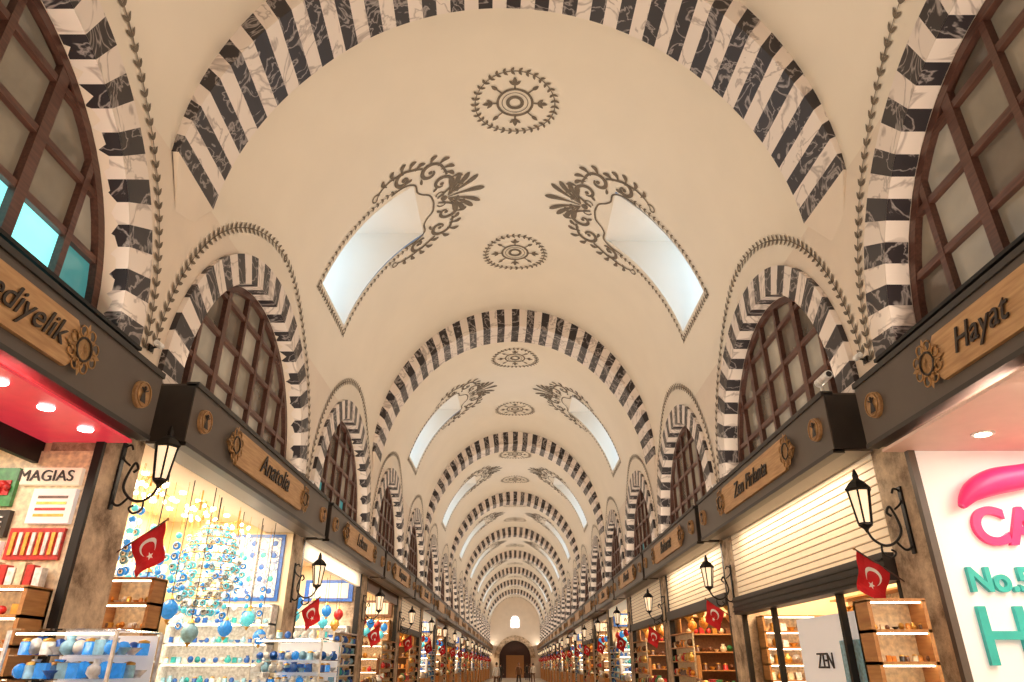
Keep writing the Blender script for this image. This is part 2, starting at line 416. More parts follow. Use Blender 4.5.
def scroll_mesh():
    F=.95
    d=Decal(lambda p,w:surf(SU-w,SYC+p,.004))
    for g in (-1,1):
        M=lambda pts:[(g*a,b_) for a,b_ in pts]
        MF=lambda pts:[(g*a*F,b_) for a,b_ in pts]
        def leaf(u,v,ang,l,w,bend=0,prof=LEAF):
            d.leaf(g*u,v,ang if g>0 else math.pi-ang,l,w,bend*g,prof)
        off=.035
        L=SL-SU+off
        d.ribbon(M([(SHW+off,-.1-(L-.1)*i/14) for i in range(15)]),.0035)
        for i in range(20):
            q=-.12-(L-.12)*i/19
            leaf(SHW+off,q,-math.pi/2+.8,.024,.011); leaf(SHW+off,q,-math.pi/2-.8,.024,.011)
        d.ribbon(M([((SHW+off)*i/6,-L) for i in range(7)]),.0035)
        for i in range(9):
            q=(SHW+off)*i/8
            leaf(q,-L,.8,.024,.011); leaf(q,-L,-.8,.024,.011)
        tw=lambda t:.007+.017*math.sin(math.pi*min(1,t*.85+.12))
        d.ribbon(MF(spline([(.262,-.14),(.262,-.05),(.225,.01),(.16,.015),(.12,.04),(.075,.085),(0,.10)])),.011)
        A=[(.02,.125),(.05,.175)]+curl(.135,.165,.075,2.6,-.95); d.ribbon(MF(spline(A,4)),tw)
        B=[(.20,.20),(.235,.195)]+curl(.265,.11,.072,1.3,-1.0); d.ribbon(MF(spline(B,4)),tw)
        C=[(.325,.07),(.345,.03)]+curl(.315,-.05,.060,.6,-1.0); d.ribbon(MF(spline(C,4)),tw)
        D=spline([(.365,-.04),(.375,-.12),(.35,-.20),(.305,-.24)]); d.ribbon(MF(D),lambda t:.013*(1-t)+.004)
        d.ribbon(MF(curl(.325,-.235,.032,1.2,-.9)),.008)
        for c in ((.135,.165),(.265,.11),(.315,-.05)): d.disc(g*c[0]*F,c[1],.013,10)
        for (u,v,a,l) in ((.075,.225,2.1,.055),(.115,.24,1.75,.06),(.165,.235,1.2,.055),(.225,.20,1.75,.055),(.265,.19,1.25,.060),(.31,.17,.7,.06),(.34,.12,.25,.055),
                          (.35,.04,.8,.05),(.375,.0,.35,.05),(.385,-.05,.0,.05),(.38,-.11,-.35,.045),(.365,-.165,-.7,.04)):
            leaf(u*F-.02*math.cos(a),v-.02*math.sin(a),a,l+.015,.034,.35,LOBE)
        for (u,v,a,l) in ((.20,.05,-.2,.045),(.29,.0,-2.2,.04),(.09,.11,.5,.045)): leaf(u*F,v,a,l,.02,.3)
        for a,l in ((1.28,.21),(1.0,.195),(.73,.17),(.46,.14)):
            leaf(.012,.19,a,l,.036,-.22,LOBE)
        d.ribbon(MF(curl(.04,.15,.032,-1.6,.85)),.009)
    d.leaf(0,.19,math.pi/2,.22,.040,0,LOBE)
    d.disc(0,.165,.022,10)
    return d.mb.mesh('painted_scroll_ornament')
scm=scroll_mesh()
for r in ribs[:-1]:
    for q in (.80,2.15): inst(med,'ceiling_medallion',(0,(r+q)*W,0))
    for sg in (1,-1): inst(scm,'painted_scroll_ornament',(0,r*W,0),scale=(sg,1,1))
def border_mesh():
    d=Decal(lambda u,v:surf(s_of_z(v),u,.004))
    r=.752; n=66
    pts=[]
    for i in range(n+1):
        a=math.pi*i/n; k=1+.06*math.sin(a)**2
        pts.append((r*math.cos(a),ZS+.03+r*k*math.sin(a)))
    d.ribbon(pts,.0045)
    for i in range(0,n):
        a=math.atan2(pts[i+1][1]-pts[i][1],pts[i+1][0]-pts[i][0]); u,v=pts[i]
        if i>=n/2: a+=math.pi
        d.leaf(u,v,a+.75,.030,.012); d.leaf(u,v,a-.75,.030,.012)
    return d.mb.mesh('leaf_border')
bdm=border_mesh()
wi=1
for j in range(J0,J1):
    y=(SP(j)+PER/2)*W
    for sg in (-1,1):
        inst(wam,'striped_window_arch',(0,y,0),scale=(sg,1,1))
        inst(bdm,'painted_leaf_border',(0,y,0),scale=(sg,1,1))
        me=wm[1] if (sg<0 and j==-1) else (wm[2] if (j+sg)%3==0 and j>0 else (wm[0] if j%2 else wm[3]))
        inst(me,'window_%d'%wi,(0,y,0),scale=(sg,1,1)); wi+=1
# ------------------------------------------------------------------ floor, end walls
mb=MB(); mb.box(-1.56*W,1.56*W,YA*W-.3,YB*W+.3,-.1,0,'floor_stone'); mb.obj('floor')
def endwall(y,name,door):
    mb=MB()
    if door:
        dw,dz=.62,.25; n=16
        arch=[(dw,-EZ/W)]+[(dw*math.cos(math.pi*i/n),dz+dw*math.sin(math.pi*i/n)) for i in range(n+1)]+[(-dw,-EZ/W)]
        outp=[(1.0,-EZ/W)]
        for i in range(n+1):
            a=math.pi*i/n; outp.append((1.0*math.cos(a),ZC+1.14*math.sin(a)) if 0<i<n else (math.cos(a),dz))
        outp.append((-1.0,-EZ/W))
        for k in range(len(arch)-1):
            mb.poly([(arch[k][0]*W,y,Z(arch[k][1])),(outp[k][0]*W,y,Z(outp[k][1])),(outp[k+1][0]*W,y,Z(outp[k+1][1])),(arch[k+1][0]*W,y,Z(arch[k+1][1]))],'plaster_wall')
            a0,a1=arch[k],arch[k+1]; f=1.3
            if 0<k<len(arch)-2:
                g=lambda q:(q[0]*f*W,y-.1,Z(dz+(q[1]-dz)*f))
                mb.poly([(a0[0]*W,y-.1,Z(a0[1])),g(a0),g(a1),(a1[0]*W,y-.1,Z(a1[1]))],'stone')
            mb.poly([(a0[0]*W,y-.1,Z(a0[1])),(a0[0]*W,y+1.5,Z(a0[1])),(a1[0]*W,y+1.5,Z(a1[1])),(a1[0]*W,y-.1,Z(a1[1]))],'stone')
        mb.poly([(p[0]*W,y+1.5,Z(p[1])) for p in arch],'wood_dark')
        mb.box(-.35*W,.35*W,y+1.4,y+1.45,0,Z(.35),'wood_cab')
    else:
        mb.poly([(-1*W,y,0),(1*W,y,0)]+[(ell(math.pi*i/30)[0]*W,y,Z(ell(math.pi*i/30)[1])) for i in range(31)],'plaster_wall')
        for sg in (-1,1):
            mb.sx=sg; mb.box(1.0*W,1.55*W,y-.05,y,0,Z(.5),'plaster_wall')
    return mb.obj(name)
endwall(YB*W-.6,'wall_back',True); endwall(YA*W+.02,'wall_front',False)
mb=MB()
n=12; c=[(-.16,1.35),(.16,1.35)]+[(.16*math.cos(math.pi*i/n),1.6+.16*math.sin(math.pi*i/n)) for i in range(n+1)]
mb.poly([(a*W,YB*W-.66,Z(b_)) for a,b_ in c],'day_glass')
mb.box(-.02*W,.02*W,YB*W-.7,YB*W-.67,Z(1.35),Z(1.75),'wood_dark'); mb.box(-.16*W,.16*W,YB*W-.7,YB*W-.67,Z(1.54),Z(1.56),'wood_dark')
mb.obj('window_end')
# ------------------------------------------------------------------ signs
def rosette(mb,x,y,z,r):
    for i in range(8):
        a=2*math.pi*i/8; rr=r*(1.0 if i%2==0 else .72); c,s=math.cos(a),math.sin(a)
        w=.22*r
        mb.poly([(x,y+c*.1*r,z+s*.1*r),(x,y+c*rr*.55-s*w,z+s*rr*.55+c*w),(x,y+c*rr,z+s*rr),(x,y+c*rr*.55+s*w,z+s*rr*.55-c*w)],'bronze')
        b0=a+math.pi/8; cx,cz=y+.66*r*math.cos(b0),z+.66*r*math.sin(b0)
        mb.tube([(x,cx+.2*r*math.cos(q*math.pi/5),cz+.2*r*math.sin(q*math.pi/5)) for q in range(11)],.008,'bronze',4)
    P=[(x-.004,y+r*.42*math.cos(2*math.pi*i/16),z+r*.42*math.sin(2*math.pi*i/16)) for i in range(17)]
    mb.tube(P,.010,'letter_dark',5)
def sign_mesh(xf,ZBT,ZT,p0=.25,p1=.735,y0=.03):
    mb=MB(); L=PER
    y1=PER-.02; xb=.98
    mb.box(xf*W,xb*W,y0*W,y1*W,Z(ZBT),Z(ZT),'board')
    mb.box(xf*W-.02,xf*W+.1,y0*W,y1*W,Z(ZT)-.03,Z(ZT)+.02,'board_black')
    mb.box(xf*W-.012,xf*W+.1,y0*W,y1*W,Z(ZBT)-.02,Z(ZBT)+.02,'board_black')
    mb.box(xf*W+.01,(xb-.002)*W,y0*W-.006,y0*W,Z(ZBT)+.02,Z(ZT)-.02,'board_black')
    zc=(ZT+ZBT)/2; h=.052
    a,b_=p0*L,p1*L; e=.05
    out=[(a,h),(a-.02,h*.6),(a-e,h*.45),(a-e-.03,0)]
    out=out+[(u,-v) for u,v in out[-2::-1]]
    out2=[(a+b_-u,-v) for u,v in out]
    full=out+out2
    xx=(xf-.01)
    mb.poly([(xx*W,u*W,Z(zc+v)) for u,v in full],'wood_plaque')
    n=len(full)
    for i in range(n):
        p,q=full[i],full[(i+1)%n]
        mb.poly([(xx*W,p[0]*W,Z(zc+p[1])),(xf*W,p[0]*W,Z(zc+p[1])),(xf*W,q[0]*W,Z(zc+q[1])),(xx*W,q[0]*W,Z(zc+q[1]))],'wood_plaque')
    for u in (a-.035,b_+.035): rosette(mb,(xx-.004)*W,u*W,Z(zc),.060*W)
    for u in (.085*L,.93*L):
        mb.lathe(((xf-.008)*W,u*W,Z(zc)),[(.034*W,0),(.034*W,.028)],'wood_plaque',18,False,'x')
        mb.tube([((xf-.013)*W,u*W+.03*W*math.cos(q*math.pi/9),Z(zc)+.03*W*math.sin(q*math.pi/9)) for q in range(19)],.008,'bronze',5)
        Xf=(xf-.012)*W
        mb.poly([(Xf,u*W-.012,Z(zc)+.03),(Xf,u*W-.05,Z(zc)-.07),(Xf,u*W+.05,Z(zc)-.07),(Xf,u*W+.012,Z(zc)+.03)],'letter_dark')
        mb.tube([(Xf,u*W-.05,Z(zc)+.05),(Xf,u*W,Z(zc)+.025),(Xf,u*W+.05,Z(zc)+.05)],.007,'letter_dark',4)
        mb.ball((Xf,u*W,Z(zc)+.055),.015,'letter_dark',6,.022)
    return mb.mesh('board')
ZA=(.52,.69); ZF=(.53,.70)
sm_near=sign_mesh(.93,*ZA); sm_far=sign_mesh(.875,*ZF,p1=.70,y0=.055)
names={(-1,-1):'Hediyelik',(1,-1):'Hayat',(-1,0):'Anatolia',(1,0):'Zen Pirlanta',(-1,1):'Lokum',(1,1):'Baharat',(-1,2):'Kuyumcu',(1,2):'Mozaik',(-1,3):'Seramik',(1,3):'Safran'}
for j in range(J0,J1):
    for sg in (-1,1):
        near=(j<0); xf=.93 if near else .875; zc=.605 if near else .615
        e=empty('shop_sign',(sg*xf*W,SP(j)*W,Z(zc)))
        o=inst(sm_near if near else sm_far,'board',(-sg*xf*W,0,-Z(zc)),e,(sg,1,1))
        t=names.get((sg,j))
        if t:
            m_='L' if sg<0 else 'R'
            if j==-1:
                text('lettering',t,(-sg*.014*W,(1.10 if sg<0 else 1.075)*W,-.07),m_,.255,'letter_dark',e,.35,.006,'RIGHT' if sg<0 else 'LEFT')
            else:
                text('lettering',t,(-sg*.014*W,PER*.475*W,-.08),m_,.33 if len(t)<10 else .27,'letter_dark',e,.35,.006)
upm=MB(); upm.box(-.05,.05,-2.2,2.2,-.03,.0,'iron'); upme=upm.mesh('uplight_bar')
UP=90
for j in range(J0,J1):
    for sg in (-1,1):
        x=sg*.945*W; y=(SP(j)+PER/2)*W
        e=empty('uplight_bar',(x,y,Z(.70)+.055)); inst(upme,'housing',(0,0,0),e)
        area('lamp',(0,0,.02),(-sg*.75,0,.66),.12,4.2,UP,(1,.825,.635),e)
# ------------------------------------------------------------------ lanterns
def lantern_mesh():
    mb=MB()
    h=.17; rt=.115; rb=.07
    mb.lathe((0,0,0),[(rb*.9,-h),(rt*.92,h)],'lantern_glass',6,False)
    for i in range(6):
        a=math.pi*i/3
        mb.tube([(rb*math.cos(a),rb*math.sin(a),-h),(rt*math.cos(a),rt*math.sin(a),h)],.011,'iron',5)
    mb.lathe((0,0,0),[(rt*1.12,h),(rt*1.25,h+.02),(rt*.75,h+.09),(rt*.3,h+.13),(rt*.3,h+.17),(.01,h+.24)],'iron',6,False)
    mb.lathe((0,0,0),[(.01,-h-.09),(.03,-h-.05),(rb*1.1,-h-.015),(rb*1.1,-h+.01)],'iron',6,False)
    arm=spline([(.0,-h-.06),(.05,-h-.16),(.16,-h-.22),(.28,-h-.18),(.36,-h-.05),(.30,0),(.25,-.05),(.29,-.09)],8)
    mb.tube([(a,0,b_) for a,b_ in arm],.014,'iron')
    arm=spline([(.28,-h-.18),(.36,-h-.26),(.43,-h-.22),(.44,-h-.05)],8)
    mb.tube([(a,0,b_) for a,b_ in arm],.013,'iron')
    arm=spline([(.12,-h-.21),(.12,-h-.30),(.20,-h-.34),(.25,-h-.29),(.21,-h-.26)],8)
    mb.tube([(a,0,b_) for a,b_ in arm],.011,'iron')
    arm=spline([(.34,-.02),(.42,.05),(.44,.16),(.38,.2),(.35,.15)],8)
    mb.tube([(a,0,b_) for a,b_ in arm],.011,'iron')
    mb.box(.43,.453,-.03,.03,-h-.30,.22,'iron')
    return mb.mesh('wall_lantern')
lm=lantern_mesh()
def wave(u,v): return .035*math.sin(u*9+v*3)*(.3+u)+.02*math.sin(v*7)
def flag_mesh():
    mb=MB()
    A=Vector((.30,0,.0)); B=Vector((-.16,0,.34))
    mb.tube([A+(A-B)*.1,B],.009,'wood_dark'); mb.ball(tuple(B),.018,'bronze',8)
    d=(A-B).normalized(); Hh=.42; Lf=.44
    fd=Vector((-.16,0,-1)).normalized()
    def P(u,v,o=0):
        base=B+d*(.03+v*Hh)
        p=base+fd*(u*Lf)+d*(-.10*u*v)
        return (p.x,wave(u,v)+o,p.z)
    n=12
    for i in range(n):
        for k in range(8):
            mb.poly([P(i/n,k/8),P((i+1)/n,k/8),P((i+1)/n,(k+1)/8),P(i/n,(k+1)/8)],'flag_red',True)
    for o in (.006,-.006):
        cu,cv,r=.42,.5,.22
        out=[];inn=[]
        for i in range(21):
            a=math.radians(38+284*i/20); out.append((cu+r*math.cos(a),cv+r*1.15*math.sin(a)))
            ri=r*.8; a2=math.radians(52+256*i/20); inn.append((cu+.06+ri*math.cos(a2),cv+ri*1.15*math.sin(a2)))
        for i in range(20):
            mb.poly([P(*out[i],o),P(*out[i+1],o),P(*inn[i+1],o),P(*inn[i],o)],'flag_white')
        st=[]
        for i in range(10):
            rr=.095 if i%2==0 else .04; a=math.pi+2*math.pi*i/10
            st.append(P(cu+.23+rr*math.cos(a),cv+rr*1.15*math.sin(a),o))
        mb.poly(st,'flag_white')
    return mb.mesh('turkish_flag')
fm=flag_mesh()
for j in range(J0,J1+1):
    for sg in (-1,1):
        zz=.46 if (j==0 and sg<0) else .365
        s=.85
        inst(lm,'wall_lantern',(sg*(1.0*W-.455*s),(SP(j)+.0)*W,Z(zz)),scale=(sg*s,s,s))
        zf=(.262 if sg<0 else .20) if j<1 else (.205 if j==1 else .165)
        f=.78
        o=inst(fm,'turkish_flag',(sg*(1.0*W-.335*f),(SP(j)+.085)*W,Z(zf)),scale=(sg*f,f,f)); o.rotation_euler=(0,0,random.uniform(-.12,.12))
spm=MB(); spm.box(-.02,.0,-.03,.03,-.03,.03,'iron'); spm.tube([(-.01,0,0),(-.09,0,.02)],.01,'iron'); spm.lathe((-.09,-.07,.03),[(.028,0),(.032,.10)],'g_white',10,False,'y'); spme=spm.mesh('spotlight')
for j in range(0,8):
    for sg in (-1,1): inst(spme,'spotlight',(sg*(W-.016),(SP(j))*W,Z(.78)),scale=(sg,1,1))
mb=MB(); mb.lathe((0,-.16,0),[(.04,0),(.045,.02),(.045,.26)],'g_white',12,False,'y'); mb.lathe((0,-.165,0),[(.03,0),(.03,.01)],'g_black',12,False,'y'); mb.tube([(0,.05,-.04),(0,.05,-.12),(.0,.12,-.15)],.015,'g_white'); mb.box(-.04,.04,.08,.16,-.17,-.14,'g_white')
mb.obj('security_camera',loc=(.90*W,(SP(0)+.09)*W,Z(.70)+.19))
# ------------------------------------------------------------------ wares
def ware(mb,rnd,x,y,z,s,mat):
    k=rnd.randint(0,5)
    if k==0: mb.lathe((x,y,z),[(.25*s,0),(.5*s,.25*s),(.45*s,.6*s),(.2*s,.8*s),(.28*s,1*s)],mat,8)
    elif k==1: mb.lathe((x,y,z),[(.2*s,0),(.2*s,.06*s),(.5*s,.4*s),(.52*s,.42*s)],mat,9)
    elif k==2: mb.lathe((x,y-.02,z+.45*s),[(.01,.05*s),(.3*s,.04*s),(.45*s,-.02*s)],mat,12,True,'y')
    elif k==3: mb.box(x-.32*s,x+.32*s,y-.2*s,y+.2*s,z,z+.8*s,mat)
    elif k==4:
        mb.lathe((x,y,z),[(.36*s,0),(.36*s,.65*s),(.3*s,.7*s)],mat,9); mb.lathe((x,y,z+.7*s),[(.33*s,0),(.33*s,.12*s),(.05*s,.2*s)],'g_gold',9)
    else: mb.ball((x,y,z+.4*s),.4*s,mat,9)
def shelves_y(mb,rnd,x0,x1,y,z0,z1,rows,cols,pal,frame='wood_cab',depth=.3,back='g_cream',light=True):
    mb.box(x0,x1,y-.03,y,z0,z1,back)
    for x in (x0,x1-.03): mb.box(x,x+.03,y-depth,y,z0,z1,frame)
    h=(z1-z0)/rows
    for r in range(rows+1):
        mb.box(x0,x1,y-depth,y,z0+r*h-.012,z0+r*h+.012,frame)
        if light and r>0: mb.box(x0+.04,x1-.04,y-depth+.01,y-depth+.025,z0+r*h-.024,z0+r*h-.013,'bulb')
        if r<rows:
            for c in range(cols):
                s=min(h*.85,(x1-x0)/cols*1.15)*rnd.uniform(.8,1)
                ware(mb,rnd,x0+(c+.5)*(x1-x0)/cols,y-depth*.6+.1*(c%2)*depth,z0+r*h+.012,s,rnd.choice(pal))
def shelves_x(mb,rnd,x,y0,y1,z0,z1,rows,cols,pal,frame='wood_cab',depth=.3):
    mb.box(x-.03,x,y0,y1,z0,z1,'g_cream')
    h=(z1-z0)/rows
    for r in range(rows+1):
        mb.box(x-depth,x,y0,y1,z0+r*h-.012,z0+r*h+.012,frame)
        if r<rows:
            for c in range(cols):
                s=min(h*.85,(y1-y0)/cols*1.1)*rnd.uniform(.8,1)
                ware(mb,rnd,x-depth*.5,y0+(c+.5)*(y1-y0)/cols,z0+r*h+.012,s,rnd.choice(pal))
PALS=[['g_blue','g_teal','g_white','g_sky','g_gold','g_blue'],['g_orange','g_brown','g_gold','g_brown','g_green','g_cream','g_red'],['g_gold','g_white','g_cream','g_brown','g_red','g_brown']]
def eye_bead(mb,x,y,z,r,mat):
    mb.lathe((x,y-.012,z),[(r*.8,-.004),(r,.004),(r,.016),(r*.8,.024)],mat,10,True,'y')
    mb.lathe((x,y-.020,z),[(r*.5,0),(r*.5,.004)],'g_white',8,True,'y'); mb.lathe((x,y-.023,z),[(r*.22,0),(r*.22,.004)],'g_black',6,True,'y')
def chandelier(mb,rnd,x,y,z,R,H,pal):
    mb.tube([(x,y,z+H*.45),(x,y,Z(ZL))],.008,'iron')
    T=11
    for t in range(T):
        rr=R*(.25+.75*math.sin(math.pi*(t+.8)/(T+.6))); zz=z+H*.45-H*.9*t/T
        n=16
        mb.tube([(x+rr*math.cos(2*math.pi*i/n),y+rr*math.sin(2*math.pi*i/n),zz) for i in range(n+1)],.007,'g_gold',4)
        for i in range(n):
            a=2*math.pi*i/n+t
            px,py=x+rr*math.cos(a),y+rr*math.sin(a)
            mb.tube([(px,py,zz),(px,py,zz-.05)],.003,'g_white',3)
            if (i+t)%3==0: mb.ball((px,py,zz-.07),.022,'crystal',6,.04)
            else: eye_bead(mb,px,py,zz-.075,.036,rnd.choice(pal))
    for i in range(6):
        a=i*math.pi/3; mb.ball((x+R*.4*math.cos(a),y+R*.4*math.sin(a),z+H*.2),.03,'bulb',6)
def pendant(mb,x,y,z,r,mat,ztop):
    mb.tube([(x,y,z+r),(x,y,ztop)],.005,'iron',4)
    mb.lathe((x,y,z),[(.01,-r*1.15),(r*.55,-r*.9),(r*.95,-r*.35),(r,.1*r),(r*.8,.6*r),(r*.4,.95*r),(r*.35,1.1*r)],mat,12)
    mb.lathe((x,y,z+r*1.05),[(r*.45,0),(r*.3,.3*r),(.006,.5*r)],'g_gold',8); mb.lathe((x,y,z-r*1.6),[(.005,0),(.022,.3*r),(r*.35,.5*r)],'g_gold',8)
def shop_var(v):
    rnd=random.Random(50+v); mb=MB(); pal=PALS[v]
    ye=(PER-.075)*W
    shelves_y(mb,rnd,1.05*W,1.42*W,ye,.4,Z(.22+.06*v),[8,6,7][v],9,pal,['g_white','wood_cab','wood_cab'][v],back=['g_white','g_brown','g_cream'][v],light=(v!=1))
    shelves_x(mb,rnd,1.535*W,.2*W,1.3*W,.4,Z(.35),7,24,pal)
    for i in range(7):
        for k in range(3):
            mb.lathe(((1.15+.13*k)*W,(.2+.18*i)*W,Z(ZCE)-.02),[(.05,0),(.05,.018)],'bulb',8,False)
    yy0=.115*W; yy1=(PER-.075)*W; T=ZL-.003
    if v==0:
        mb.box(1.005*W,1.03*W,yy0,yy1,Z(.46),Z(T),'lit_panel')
    elif v==2:
        mb.box(1.005*W,1.03*W,yy0,yy1,Z(.46),Z(T),'g_brown')
    else:
        zz=.31
        while zz<T-.01:
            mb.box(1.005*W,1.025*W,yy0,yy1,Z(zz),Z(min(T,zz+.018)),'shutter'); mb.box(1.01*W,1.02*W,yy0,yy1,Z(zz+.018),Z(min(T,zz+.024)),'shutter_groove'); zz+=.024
        mb.box(.99*W,1.03*W,yy0,yy1,Z(.26),Z(.31),'board_black')
    mb.box(1.0*W,1.03*W,.105*W,.125*W,0,Z(T),'iron')
    mb.box(1.0*W,1.03*W,(PER-.10)*W,(PER-.075)*W,0,Z(T),'iron')
    mb.box(1.05*W,1.36*W,ye-.06,ye-.01,Z(.37),Z(.50),['g_blue','g_red','g_brown'][v])
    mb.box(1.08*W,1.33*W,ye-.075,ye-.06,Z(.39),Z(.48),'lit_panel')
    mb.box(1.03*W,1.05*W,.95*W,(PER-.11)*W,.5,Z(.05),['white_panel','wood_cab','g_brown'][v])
    shelves_x(mb,rnd,1.03*W,.97*W,(PER-.12)*W,.6,Z(.17),[8,6,7][v],11,pal,['g_white','wood_cab','wood_cab'][v],.14)
    for i in range(8):
        x,y,z=(1.04+.05*(i%2))*W,(.25+.14*i)*W,Z(.27-.05*(i%2))
        pendant(mb,x,y,z,.10,['glass_blue','glass_aqua','g_red','g_gold'][(i+v)%4] if v!=1 else ['g_gold','g_orange'][i%2],Z(.46))
    mb.box(.97*W,1.0*W+.2,.3*W,.9*W,0,1.15,'wood_cab')
    for i in range(12):
        ware(mb,rnd,1.0*W,(.33+.045*i)*W,1.15,.22,rnd.choice(pal))
    return mb.mesh('shop_display')
svm=[shop_var(v) for v in range(3)]
nm=['ceramics_shop_display','spice_shop_display','souvenir_shop_display']
for j in range(J0,J1):
    for sg in (-1,1):
        if j not in (-1,0):
            v=(j*2+(0 if sg<0 else 2)+1)%3
            if j==1: v=0 if sg<0 else 1
            if j==-2: v=2
            inst(svm[v],nm[v],(0,SP(j)*W,0),scale=(sg,1,1))
        col=(1,.76,.48) if (j+sg)%3 else (1,.86,.70)
        if j==-1:
            # ceiling lamp, plus an added fill light to brighten the stone piers
            area('shop_ceiling_lamp',(sg*1.30*W,(SP(j)+PER*.52)*W,Z(.48)),(0,0,-1),1.0,3.6,110,(1,.86,.72))
            area('pier_fill_light',(sg*.985*W,(SP(j)+PER*.62)*W,Z(.482)),(0,.25,-1),.15,3.0,45,(1,.82,.66))
        else:
            area('shop_ceiling_lamp',(sg*1.30*W,(SP(j)+PER*.52)*W,Z(ZCE)-.04),(0,0,-1),1.0,3.6,210 if j<1 else 150,col)
            if j in (0,1): area('pier_fill_light',(sg*.93*W,(SP(j)+PER*.5)*W,Z(.522)),(sg*.3,0,-1),.12,4.0,35,(1,.80,.58))  # fill light added under the sign to lift the lower fronts and piers
# ---- left near shop
def kiosk_left():
    mb=MB(-1); rnd=random.Random(1)
    y=(SP0-.07)*W
    mb.box(.94*W,1.16*W,.25*W,y,Z(.492),Z(.499),'red_gloss')
    mb.box(1.15*W,1.165*W,.25*W,y,Z(.44),Z(.50),'iron')
    for q in (.95,1.10,1.257,1.403,1.55): mb.lathe((.99*W,q*W,Z(.492)-.015),[(.055,0),(.06,.014)],'bulb_pink',14,False)
    mb.box(1.0*W,1.02*W,y-.04,y,0,Z(.50),'iron')
    mb.box(1.02*W,1.5*W,y-.02,y-.005,0,Z(.47),'g_cream')
    def panel(x0,x1,z0,z1,mat,t=.03): mb.box(x0*W,x1*W,y-.02-t,y-.02,Z(z0),Z(z1),mat)
    panel(1.03,1.17,.385,.425,'lit_panel',.05); panel(1.18,1.30,.335,.425,'g_green',.04); panel(1.19,1.29,.36,.395,'g_red',.05)
    for k in range(9): mb.ball(((1.195+.01*k)*W,y-.08,Z(.378+.008*math.sin(k*2))),.03,'g_red',7)
    panel(1.17,1.29,.265,.325,'g_black',.05); panel(1.03,1.13,.295,.375,'white_panel',.05)
    for k in range(4): panel(1.045,1.115,.31+.014*k,.316+.014*k,['g_gold','g_red','g_gold','g_brown'][k],.055)
    panel(1.035,1.16,.215,.285,'g_red',.03)
    for k in range(8): panel(1.037+.015*k,1.045+.015*k,.225,.275,['g_white','g_gold'][k%2],.045)
    panel(1.17,1.29,.17,.255,'white_panel',.05); panel(1.19,1.27,.185,.24,'g_red',.06); panel(1.20,1.26,.20,.225,'g_white',.065)
    for k in range(6):
        x=(1.045+.02*k)*W
        mb.box(x,x+.055,y-.14,y-.06,Z(.15),Z(.195+.006*(k%3)),['g_white','g_red','g_cream'][k%3])
    shelves_y(mb,rnd,1.03*W,1.45*W,y-.02,.3,Z(.15),9,16,['g_gold','g_cream','g_brown','g_orange','g_red','g_white'],'wood_cab')
    o=mb.obj('souvenir_kiosk')
    text('poster_lettering','MAGIAS',(-1.11*W,y-.077,Z(.393)),'F',.13,'letter_dark',o)
    text('poster_lettering','SELFIE',(-1.23*W,y-.077,Z(.285)),'F',.13,'g_white',o)
kiosk_left()
# ---- right near shop
mb=MB(1); y=(SP0-.07)*W
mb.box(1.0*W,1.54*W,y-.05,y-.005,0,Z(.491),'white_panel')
mb.box(.94*W,1.54*W,.25*W,y,Z(.492),Z(.499),'pink_ceiling')
for a,b_ in ((1.10,1.505),(1.3,1.505),(1.10,1.2),(1.3,1.2)): mb.lathe((a*W,b_*W,Z(.492)-.015),[(.06,0),(.065,.014)],'bulb',16,False); mb.lathe((a*W,b_*W,Z(.492)-.01),[(.09,0),(.09,.01)],'g_white',18,False)
mb.box(.995*W,1.012*W,y-.06,y,0,Z(.50),'board')
ps=mb.obj('shop_partition_sign')
mb=MB(1)
P=spline([(1.075,.345),(1.11,.38),(1.17,.405),(1.25,.42),(1.34,.445)],8); n=len(P)
mb.tube([(a*W,y-.15,Z(b_)) for a,b_ in P],[.012+.10*math.sin(math.pi*min(1,.05+.8*i/n)) for i in range(n)],'pink_letter',10)
mb.tube([(1.32*W,y-.15,Z(.435)),(1.35*W,y-.15,Z(.46)),(1.355*W,y-.15,Z(.475))],.02,'g_green')
mb.obj('chili_pepper_sign')
for body,x,z,s,mt,bo in (('CAFE',1.10,.262,.42,'pink_letter',.014),('No.51',1.055,.155,.26,'teal_letter',.008),('HALL',1.045,.0,.62,'teal_letter',.004)):
    text('lettering',body,(x*W,y-.075,Z(z)),'F',s,mt,ps,0,.02,'LEFT',bo)
